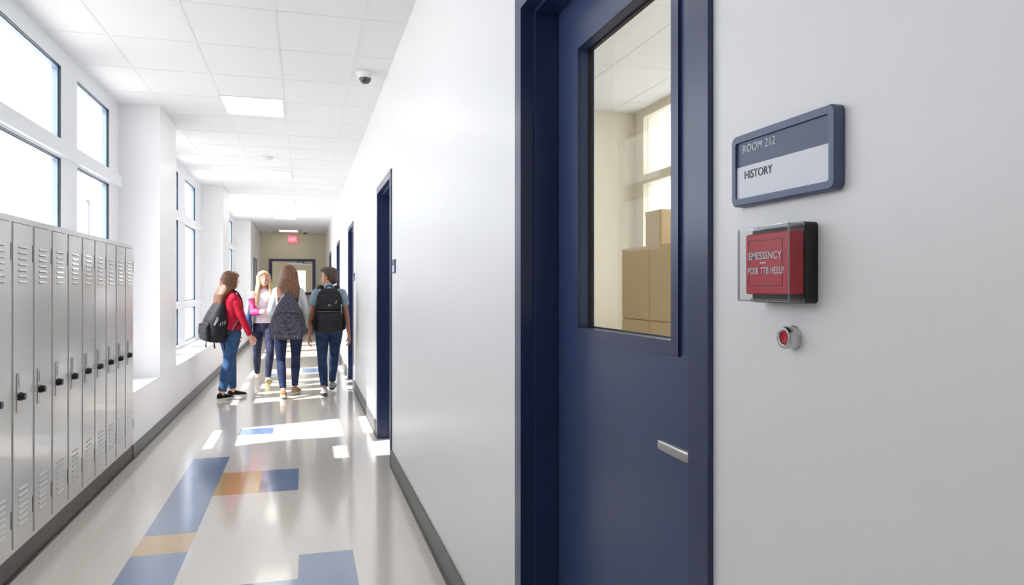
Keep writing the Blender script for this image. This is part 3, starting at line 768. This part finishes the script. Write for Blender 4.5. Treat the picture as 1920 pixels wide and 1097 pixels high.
    topo = vox('top', bm, P['m_top'], .0065, 4, root)
    sh_ = {}
    for sd in 'LR':
        shoe(root, J[sd][2], P['fyaw'+sd], P.get('fpitch'+sd, 0), P['m_shoe'], P['m_sole'], P.get('shoe', 1.))
    return J, HM, b
def H3(HM, *p): return HM @ Vector(p)

# --- girl in red, left
s = 1.63/1.70
r1 = empty('person', (-.925, 10.0, 0), 'young woman in red long sleeved top and blue jeans, long brown hair', 'person', rz=math.radians(-62))
P = dict(s=s, H=1.635, skin=M['skin'], hip_w=.088, sh_w=.155, ankleL=(-.112, .085, .078), ankleR=(.084, -.14, .078), fyawL=math.radians(-6), fyawR=math.radians(22), girth=1.15, leg=1.17,
         wristL=(-.20, .14, .86*s), wristR=(.225, .17, .845*s), hyaw=math.radians(-2), m_leg=M['jeans_blue'], m_top=M['red_knit'], m_shoe=M['shoe_black'], m_sole=M['sole'], shoe=.9, ll=.945, hem=.925, top_g=.02, curlR=.8, curlL=.7, collar=1.46)
J, HM, b = body(r1, P)
lk = []
for i in range(26):
    a = math.radians(232*i/25+154)                       # behind the head, ear to ear
    ca, sa = math.cos(a), math.sin(a); ln = .33+.05*math.sin(i*2.1)
    p0 = H3(HM, ca*.055, sa*.07-.01, .085); p1 = H3(HM, ca*.085, sa*.098-.012, .02); p2 = H3(HM, ca*.088, sa*.105-.016, -.07)
    p3 = Vector((ca*.105, -.125+.05*sa, HM.translation.z-.19)); p4 = Vector((ca*.10+.01*math.sin(i), -.155+.04*sa, HM.translation.z-ln))
    lk.append(([p0, p1, p2, p3, p4], [.02, .022, .022, .02, .008]))
for sx in (-1, 1):
    for k in range(5):
        lk.append(([H3(HM, sx*.004, .052+.008*k, .108-.007*k), H3(HM, sx*.045, .060+.006*k, .088-.008*k), H3(HM, sx*.076, .048-.004*k, .035), H3(HM, sx*.086, .028, -.04), H3(HM, sx*.092, .0, -.13)], [.011, .014, .016, .016, .014]))
hair_long(r1, HM, M['hair_brown'], lk)

# --- blonde girl facing the viewer
s = 1.665/1.70
r2 = empty('person', (-.575, 11.25, 0), 'smiling blonde young woman in pale pink top, walking towards the viewer', 'person', rz=math.radians(180+6))
P = dict(s=s, H=1.672, skin=M['skin'], hip_w=.080, sh_w=.150, ankleL=(-.045, .22, .105), ankleR=(.075, -.30, .13), fyawL=math.radians(4), fyawR=math.radians(-4), fpitchL=math.radians(20), fpitchR=math.radians(-38), girth=.93, leg=.93, arm=.9,
         wristL=(-.19, .10, .86*s), wristR=(-.02, .24, 1.115*s), elbow_dirR=(.8, -.5, -.9), hand_dirR=(-.9, .35, .15), palmR=(0, -1, .2), thumbR=(0, .2, 1), hyaw=math.radians(4), smile=True, hroll=math.radians(4),
         m_leg=M['leggings'], m_top=M['pink_knit'], m_shoe=M['shoe_white'], m_sole=M['sole_lime'], hem=.925, top_g=.010, curlR=.35)
J, HM, b = body(r2, P)
bm = bmesh.new(); sh, el, wr = J['R'][3:]
tube(bm, [sh.lerp(el, .28), sh.lerp(el, .6), el.lerp(sh, .08), el, el.lerp(wr, .3), el.lerp(wr, .6)], [.064, .060, .055, .053, .051, .046], n=18, round_ends=False)
vox('sleeve', bm, M['magenta'], .006, 3, r2)
lk = []
for i in range(30):
    a = math.radians(262*i/29+139)                       # frames the face on both sides
    ca, sa = math.cos(a), math.sin(a); ln = .36+.04*math.sin(i*1.7)
    front = max(0, sa)
    p0 = H3(HM, ca*.05, sa*.06-.02, .092); p1 = H3(HM, ca*.084, sa*.085-.01, .03); p2 = H3(HM, ca*.090, sa*.085-.01, -.07)
    p3 = Vector((ca*.115, .03*sa+(.06 if sa > -.45 else -.09), HM.translation.z-.19)); p4 = Vector((ca*.115, .02*sa+(.115 if sa > -.45 else -.13), HM.translation.z-ln))
    lk.append(([p0, p1, p2, p3, p4], [.018, .020, .020, .018, .008]))
for sx in (-1, 1):                                       # parted fringe
    for k in range(4):
        lk.append(([H3(HM, sx*.004, .045+.012*k, .108-.006*k), H3(HM, sx*.045, .06+.006*k, .085-.008*k), H3(HM, sx*.074, .05-.004*k, .035), H3(HM, sx*.082, .035, -.03)], [.011, .013, .014, .013]))
hair_long(r2, HM, M['hair_blonde'], lk, cap=(.084, .098, .110))

# --- girl in the middle, seen from behind
s = 1.72/1.70
r3 = empty('person', (-.20, 9.86, 0), 'young woman in pale grey sweater with long auburn hair, seen from behind', 'person', rz=0)
P = dict(s=s, H=1.72, skin=M['skin'], hip_w=.098, sh_w=.150, ankleL=(-.062, -.14, .105), ankleR=(.075, .30, .085), fyawL=math.radians(2), fyawR=math.radians(-12), fpitchL=math.radians(-12), girth=1.05, leg=.97,
         wristL=(-.185, .22, .98*s), wristR=(.20, .19, .95*s), elbow_dirL=(-.4, -1, -.3), elbow_dirR=(.4, -1, -.3), m_leg=M['jeans_navy'], m_top=M['grey_knit'], m_shoe=M['shoe_tan'], m_sole=M['sole'], hem=.93, top_g=.018, hyaw=math.radians(14), curlL=.7, curlR=.7)
J, HM, b = body(r3, P)
lk = []
for i in range(30):
    a = math.radians(190*i/29+175)
    ca, sa = math.cos(a), math.sin(a); ln = .335+.035*math.sin(i*2.3)
    p0 = H3(HM, ca*.055, sa*.07-.01, .085); p1 = H3(HM, ca*.088, sa*.10-.012, .02); p2 = H3(HM, ca*.098, sa*.108-.014, -.07)
    p3 = Vector((ca*.125, -.115+.06*sa, HM.translation.z-.19)); p4 = Vector((ca*.12+.012*math.sin(i*1.3), -.15+.05*sa, HM.translation.z-ln))
    lk.append(([p0, p1, p2, p3, p4], [.02, .024, .024, .022, .009]))
hair_long(r3, HM, M['hair_auburn'], lk, cap=(.088, .105, .112))

# --- boy on the right
s = 1.70/1.70
r4 = empty('person', (.315, 9.98, 0), 'young man with short dark hair and blue grey t-shirt, walking away', 'person', rz=0)
P = dict(s=s, H=1.69, skin=M['skin2'], male=True, hip_w=.086, sh_w=.172, ankleL=(-.062, -.12, .095), ankleR=(.055, .45, .10), fyawL=math.radians(5), fyawR=math.radians(-6), fpitchL=math.radians(-8), fpitchR=math.radians(6), girth=.98, leg=1.0, loose=1.05,
         wristL=(-.252, .05, .80*s), wristR=(.262, .08, .80*s), elbow_dirL=(-.8, -1, 0), elbow_dirR=(.8, -1, 0), m_leg=M['jeans_dark'], m_top=M['blue_tee'], m_shoe=M['shoe_grey'], m_sole=M['sole_dark'], hem=.90, top_g=.018, sleeve=.62, hyaw=math.radians(58), hscale=1.06, head_off=(0, 0, -.012), collar=1.492, curlL=.5, curlR=.55)
J, HM, b = body(r4, P)
bm = bmesh.new()
loftz(bm, [(0, -.058, -.085, .040, .026), (0, -.056, -.070, .058, .040), (0, -.050, -.045, .069, .056), (0, -.040, -.010, .079, .072), (0, -.032, .015, .085, .084), (0, -.026, .045, .087, .090), (0, -.013, .075, .085, .101), (0, -.008, .103, .073, .091), (0, -.006, .122, .052, .066), (0, -.004, .132, .02, .03)], 24, 0, HM)
for i in range(46):
    a = random.uniform(0, 2*PI); e = random.uniform(.35, 1.4)
    c = Vector((math.cos(a)*math.cos(e)*.074, math.sin(a)*math.cos(e)*.086-.004, .03+math.sin(e)*.085))
    if c.y > .05 and c.z < .075: continue
    d = Vector((c.x*.4, .03, .02))
    tube(bm, [HM @ c, HM @ (c+d*.55), HM @ (c+d+Vector((0, .012, -.004)))], [.013, .011, .005], n=8)
for k in range(7):                                       # fringe
    x = -.05+.1*k/6
    tube(bm, [HM @ Vector((x*.9, .055, .095)), HM @ Vector((x, .082, .090)), HM @ Vector((x*1.02, .090, .074))], [.014, .011, .006], n=8)
vox('hair', bm, M['hair_dark'], .0055, 2, r4)

# ------------------------------------------------------------------ bags
def pack(name, label, loc, rz, rings, m, tilt=0., group=None):
    t = empty(name, loc, label, 'backpack', rz=rz); t.rotation_euler = (tilt, 0, rz)
    bm = bmesh.new(); loftz(bm, rings, 40); sh = vox('main_bag', bm, m, .007, 5, t)
    return t
def strap(name, parent, pts, m, w=.022, th=.006):
    bm = bmesh.new(); tube(bm, pts, [(w, th)]*len(pts), n=12, ref=(1, 0, 0), p=3.); return obj(name, bm, m, parent, smooth=True)
# heather grey backpack of the girl in the middle: origin on her back at waist height, local -y = away from the back
t = pack('backpack', 'heather grey teardrop backpack on the young woman in the middle', (-.205, 9.86-.125, .775), 0,
    [(0, -.10, .0, .150, .075, 3), (0, -.105, .015, .185, .105, 3), (0, -.11, .08, .208, .125, 2.8), (0, -.11, .17, .212, .128, 2.6), (0, -.105, .28, .196, .118, 2.5), (0, -.095, .38, .160, .102, 2.4), (0, -.08, .47, .118, .080, 2.3), (0, -.065, .54, .082, .058, 2.2), (0, -.055, .585, .055, .038, 2), (0, -.05, .60, .03, .022, 2)], M['pack_heather'])
bm = bmesh.new(); loftz(bm, [(0, -.215, .02, .125, .028, 3.5), (0, -.228, .04, .155, .038, 3.5), (0, -.232, .12, .162, .040, 3.5), (0, -.226, .20, .158, .034, 3.5), (0, -.215, .225, .15, .02, 3.5)], 32)
fp = vox('front_pocket', bm, M['pack_heather2'], .006, 3, t)
bm = bmesh.new(); tube(bm, [(-.145, -.242, .195), (-.05, -.262, .212), (.05, -.262, .212), (.145, -.242, .195)], [.004]*4, n=8); obj('zip', bm, M['pack_black'], fp, smooth=True)
bm = bmesh.new(); tube(bm, [(-.165, -.205, .30), (-.09, -.222, .335), (0, -.222, .345), (.09, -.222, .335), (.165, -.205, .30)], [.005]*5, n=8); obj('zip', bm, M['pack_black'], t, smooth=True)
bm = boxes([(-.157, -.151, -.268, -.255, .02, .075)]); obj('zip_pull', bm, M['grey_print'], fp)
bm = boxes([(.118, .132, -.270, -.258, .03, .042)]); obj('zip_pull', bm, M['grey_print'], fp)
bm = bmesh.new(); tube(bm, [(-.04, -.05, .575), (-.03, -.052, .62), (0, -.054, .635), (.03, -.052, .62), (.04, -.05, .575)], [.008]*5, n=8); obj('top_handle', bm, M['pack_black'], t, smooth=True)
for sx in (-1, 1):
    strap('shoulder_strap', t, [(sx*.045, -.03, .585), (sx*.085, .02, .66), (sx*.10, .095, .685), (sx*.112, .195, .635), (sx*.135, .262, .52), (sx*.155, .262, .40), (sx*.185, .20, .26), (sx*.195, .08, .16), (sx*.18, -.03, .10)], M['pack_black'])
    bm = bmesh.new(); loftz(bm, [(sx*.185, -.10, .05, .018, .055, 2.5), (sx*.203, -.10, .08, .024, .07, 2.5), (sx*.203, -.10, .17, .024, .07, 2.5), (sx*.190, -.10, .20, .018, .06, 2.5)], 20); obj('side_pocket', bm, M['pack_heather2'], t, smooth=True)

# black backpack of the boy
t = pack('backpack', 'black rectangular backpack with front pocket on the young man at the right', (.31, 9.98-.12, .845), 0,
    [(0, -.09, .0, .150, .075, 4), (0, -.095, .015, .172, .098, 4), (0, -.095, .12, .178, .105, 4), (0, -.095, .26, .176, .104, 4), (0, -.09, .38, .168, .100, 3.6), (0, -.085, .47, .155, .092, 3.2), (0, -.075, .53, .132, .078, 2.8), (0, -.065, .565, .095, .055, 2.5), (0, -.06, .575, .05, .03, 2)], M['pack_black'])
bm = bmesh.new(); loftz(bm, [(0, -.20, .012, .120, .022, 4), (0, -.212, .03, .142, .036, 4), (0, -.216, .16, .146, .040, 4), (0, -.212, .25, .142, .034, 4), (0, -.202, .268, .13, .02, 4)], 32)
fp = vox('front_pocket', bm, M['pack_dark'], .006, 3, t)
bm = bmesh.new(); loftz(bm, [(0, -.185, .285, .130, .016, 4), (0, -.194, .30, .140, .026, 4), (0, -.192, .40, .136, .026, 4), (0, -.182, .475, .115, .020, 3.5), (0, -.168, .50, .09, .012, 3)], 32)
up = vox('upper_pocket', bm, M['pack_dark'], .006, 3, t)
bm = bmesh.new(); tube(bm, [(-.15, -.19, .275), (-.06, -.212, .277), (.06, -.212, .277), (.15, -.19, .275)], [.005]*4, n=8); obj('zip', bm, M['hinge'], t, smooth=True)
bm = bmesh.new(); tube(bm, [(-.172, -.12, .08), (-.172, -.135, .30), (-.150, -.145, .46), (-.08, -.13, .535), (0, -.125, .555), (.08, -.13, .535), (.150, -.145, .46), (.172, -.135, .30), (.172, -.12, .08)], [.006]*9, n=8); obj('zip', bm, M['pack_dark'], t, smooth=True)
bm = boxes([(-.020, .016, -.2245, -.217, .345, .368)]); bx2 = obj('badge', bm, M['grey_print'], up, bevel=.003)
obj('badge_centre', boxes([(-.012, .008, -.2265, -.224, .351, .362)]), M['pack_black'], bx2)
bm = bmesh.new()
for pts in ([(.062, .385), (.092, .382), (.088, .392), (.070, .393)], [(.078, .392), (.090, .388), (.088, .425), (.080, .408)]):
    a = [bm.verts.new((x, -.2215, z)) for x, z in pts]; c = [bm.verts.new((x, -.2165, z)) for x, z in pts]
    bm.faces.new(a); bm.faces.new(c)
    for i in range(4): bm.faces.new((a[i], a[(i+1) % 4], c[(i+1) % 4], c[i]))
obj('printed_mark', bm, M['grey_print'], up)
bm = bmesh.new()
for z, r in ((.355, .011), (.335, .007), (.32, .005), (.305, .006), (.29, .005), (.27, .008), (.25, .007)): ellipsoid(bm, (.150, -.205, z), (r, .006, r*1.2), n=10)
obj('zip_cord', bm, M['grey_print'], t, smooth=True)
bm = bmesh.new()
tube(bm, [(-.045, -.05, .555), (-.035, -.055, .60), (0, -.058, .612), (.035, -.055, .60), (.045, -.05, .555)], [.009]*5, n=8); obj('top_handle', bm, M['pack_black'], t, smooth=True)
for sx in (-1, 1):
    strap('shoulder_strap', t, [(sx*.06, -.02, .535), (sx*.095, .03, .592), (sx*.108, .105, .612), (sx*.122, .20, .565), (sx*.145, .245, .45), (sx*.165, .235, .33), (sx*.19, .17, .20), (sx*.195, .05, .10), (sx*.17, -.02, .06)], M['pack_black'], w=.030, th=.008)
    bm = bmesh.new(); loftz(bm, [(sx*.172, -.09, .03, .014, .055, 2.5), (sx*.19, -.09, .05, .020, .068, 2.5), (sx*.19, -.09, .15, .020, .068, 2.5), (sx*.176, -.09, .17, .014, .06, 2.5)], 20); obj('side_pocket', bm, M['pack_dark'], t, smooth=True)

# big soft black backpack of the girl in red
rz = math.radians(-62); fx, fy = math.sin(-rz), math.cos(rz)
bx, by = -.925-fx*.045, 10.0-fy*.045
PK = .82
t = pack('backpack', 'large slouchy black backpack on the young woman in red', (bx, by, .735), rz,
    [(0, -0.120, .0, .12, 0.088, 2.6), (0, -0.128, .018, .155, 0.124, 2.8), (0, -0.140, .09, .175, 0.148, 2.6), (0, -0.144, .19, .178, 0.154, 2.5), (0, -0.136, .29, .168, 0.138, 2.4), (0, -0.116, .39, .148, 0.108, 2.3), (0, -0.084, .49, .118, 0.076, 2.2), (0, -0.056, .57, .08, 0.046, 2.1), (0, -0.040, .62, .04, 0.024, 2)], M['pack_black'])
bm = bmesh.new(); loftz(bm, [(0, -0.240, .02, .10, 0.024, 3), (0, -0.268, .05, .128, 0.040, 3), (0, -0.284, .14, .138, 0.044, 3), (0, -0.280, .21, .136, 0.038, 3), (0, -0.268, .255, .12, 0.016, 3)], 32)
fp = vox('front_pocket', bm, M['pack_black'], .006, 3, t)
bm = bmesh.new(); tube(bm, [(-.12, -.300, .225), (-.05, -.318, .24), (.05, -.318, .24), (.12, -.300, .225)], [.005]*4, n=8); obj('zip', bm, M['pack_dark'], fp, smooth=True)
def decal(parent, quads, x, mat_):
    bm = bmesh.new()
    for q in quads:
        a = [bm.verts.new((x(y, z), y, z)) for y, z in q]; c = [bm.verts.new((x(y, z)-.006, y, z)) for y, z in q]
        bm.faces.new(a); bm.faces.new(c)
        n = len(q)
        for i in range(n): bm.faces.new((a[i], a[(i+1) % n], c[(i+1) % n], c[i]))
    return obj('printed_mark', bm, mat_, parent)
fxx = lambda y, z: .178-(abs(z-.19)*.10)-max(0, abs(y+.145)-.06)*.6+.004
decal(t, [[(-.225, .225), (-.212, .222), (-.180, .30), (-.190, .315)], [(-.200, .25), (-.190, .245), (-.165, .31), (-.175, .33)], [(-.208, .235), (-.165, .285), (-.17, .30), (-.213, .25)]], fxx, M['grey_print'])
decal(t, [[(-.16, .215), (-.15, .212), (-.135, .255), (-.145, .26)], [(-.13, .225), (-.118, .222), (-.105, .265), (-.115, .27)], [(-.10, .235), (-.085, .232), (-.075, .275), (-.088, .28)]], fxx, M['grey_print'])
bm = bmesh.new(); tube(bm, [(-.03, -.05, .60), (-.02, -.055, .645), (.02, -.055, .645), (.03, -.05, .60)], [.008]*4, n=8); obj('top_handle', bm, M['pack_black'], t, smooth=True)
for sx in (-1, 1):
    strap('shoulder_strap', t, [(sx*.05, -.04, .60), (sx*.085, .0, .665), (sx*.095, .045, .67), (sx*.105, .105, .63), (sx*.118, .150, .53), (sx*.135, .155, .42), (sx*.170, .09, .30), (sx*.19, .0, .16), (sx*.165, -.07, .06)], M['pack_black'], w=.024)
    bm = bmesh.new(); tube(bm, [(sx*.15, -.10, .04), (sx*.16, -.09, -.04), (sx*.155, -.085, -.09)], [(.009, .002)]*3, n=8, ref=(0, 1, 0)); obj('strap_end', bm, M['pack_black'], t, smooth=True)
bm = bmesh.new(); tube(bm, [(.05, -.27, .03), (.052, -.28, -.02), (.05, -.275, -.055)], [(.008, .002)]*3, n=8, ref=(0, 1, 0)); obj('strap_end', bm, M['pack_black'], t, smooth=True)

# shoulder bag of the blonde girl (hangs on her right side, viewer's left)
t = empty('shoulder_bag', (-.79, 11.22, .78), 'blue shoulder bag with white strap hanging beside the blonde young woman', 'bag', rz=math.radians(10))
bm = bmesh.new(); loftz(bm, [(0, 0, .0, .035, .11, 3), (0, 0, .02, .048, .13, 3), (0, 0, .14, .05, .135, 3), (0, 0, .24, .04, .125, 3), (0, 0, .27, .028, .115, 3)], 28); obj('bag_body', bm, M['bag_navy'], t, smooth=True)
bm = bmesh.new(); loftz(bm, [(-.01, -.03, .255, .022, .06, 2.4), (-.012, -.035, .32, .026, .065, 2.4), (-.005, -.03, .40, .018, .05, 2.2), (0, -.02, .45, .008, .02, 2)], 24); obj('scarf', bm, M['bag_sky'], t, smooth=True)
bm = bmesh.new(); tube(bm, [(.05, -.10, .02), (.058, -.105, .14), (.055, -.08, .27), (.055, -.04, .42), (.035, -.01, .56), (.005, .01, .625), (.0, .05, .56), (.02, .08, .40), (.03, .09, .26)], [(.003, .013)]*9, n=8, ref=(1, 0, 0), p=3); obj('shoulder_strap', bm, M['white_strap'], t, smooth=True)

# ------------------------------------------------------------------ light and camera
w = bpy.data.worlds.new('sky'); SC.world = w; w.use_nodes = True
bg = w.node_tree.nodes['Background']; nt = w.node_tree
tc = nt.nodes.new('ShaderNodeTexCoord'); ns = nt.nodes.new('ShaderNodeTexNoise'); ns.inputs['Scale'].default_value = 1.6; ns.inputs['Detail'].default_value = 5
cr = nt.nodes.new('ShaderNodeValToRGB'); cr.color_ramp.elements[0].position = .38; cr.color_ramp.elements[0].color = (.86, .92, 1, 1); cr.color_ramp.elements[1].position = .62; cr.color_ramp.elements[1].color = (1, 1, 1, 1)
nt.links.new(tc.outputs['Generated'], ns.inputs['Vector']); nt.links.new(ns.outputs['Fac'], cr.inputs[0]); nt.links.new(cr.outputs[0], bg.inputs[0])
bg.inputs[1].default_value = SKY = 4.4
sun = bpy.data.lights.new('sun', 'SUN'); sun.energy = 11.5; sun.angle = math.radians(.6); sun.color = (1, .97, .92)
so = bpy.data.objects.new('sun', sun); COL.objects.link(so); so.location = (-12, 4, 14)
so.rotation_euler = Vector((1, .30, -1.10)).to_track_quat('-Z', 'Y').to_euler()
cam = bpy.data.cameras.new('camera'); cam.sensor_width = 36; cam.lens = 1364*36/1920; cam.shift_y = -7.9/1920; cam.clip_start = .03; cam.clip_end = 300
co = bpy.data.objects.new('camera', cam); COL.objects.link(co); co.location = (0, 0, 1.42); co.rotation_euler = (PI/2, 0, -math.radians(15.92))
SC.camera = co
SC.view_settings.view_transform = 'Standard'; SC.view_settings.look = 'None'; SC.view_settings.gamma = 1; SC.view_settings.use_curve_mapping = False
SC.view_settings.exposure = 0.12
SC.cycles.max_bounces = 12; SC.cycles.diffuse_bounces = 7; SC.cycles.transparent_max_bounces = 16
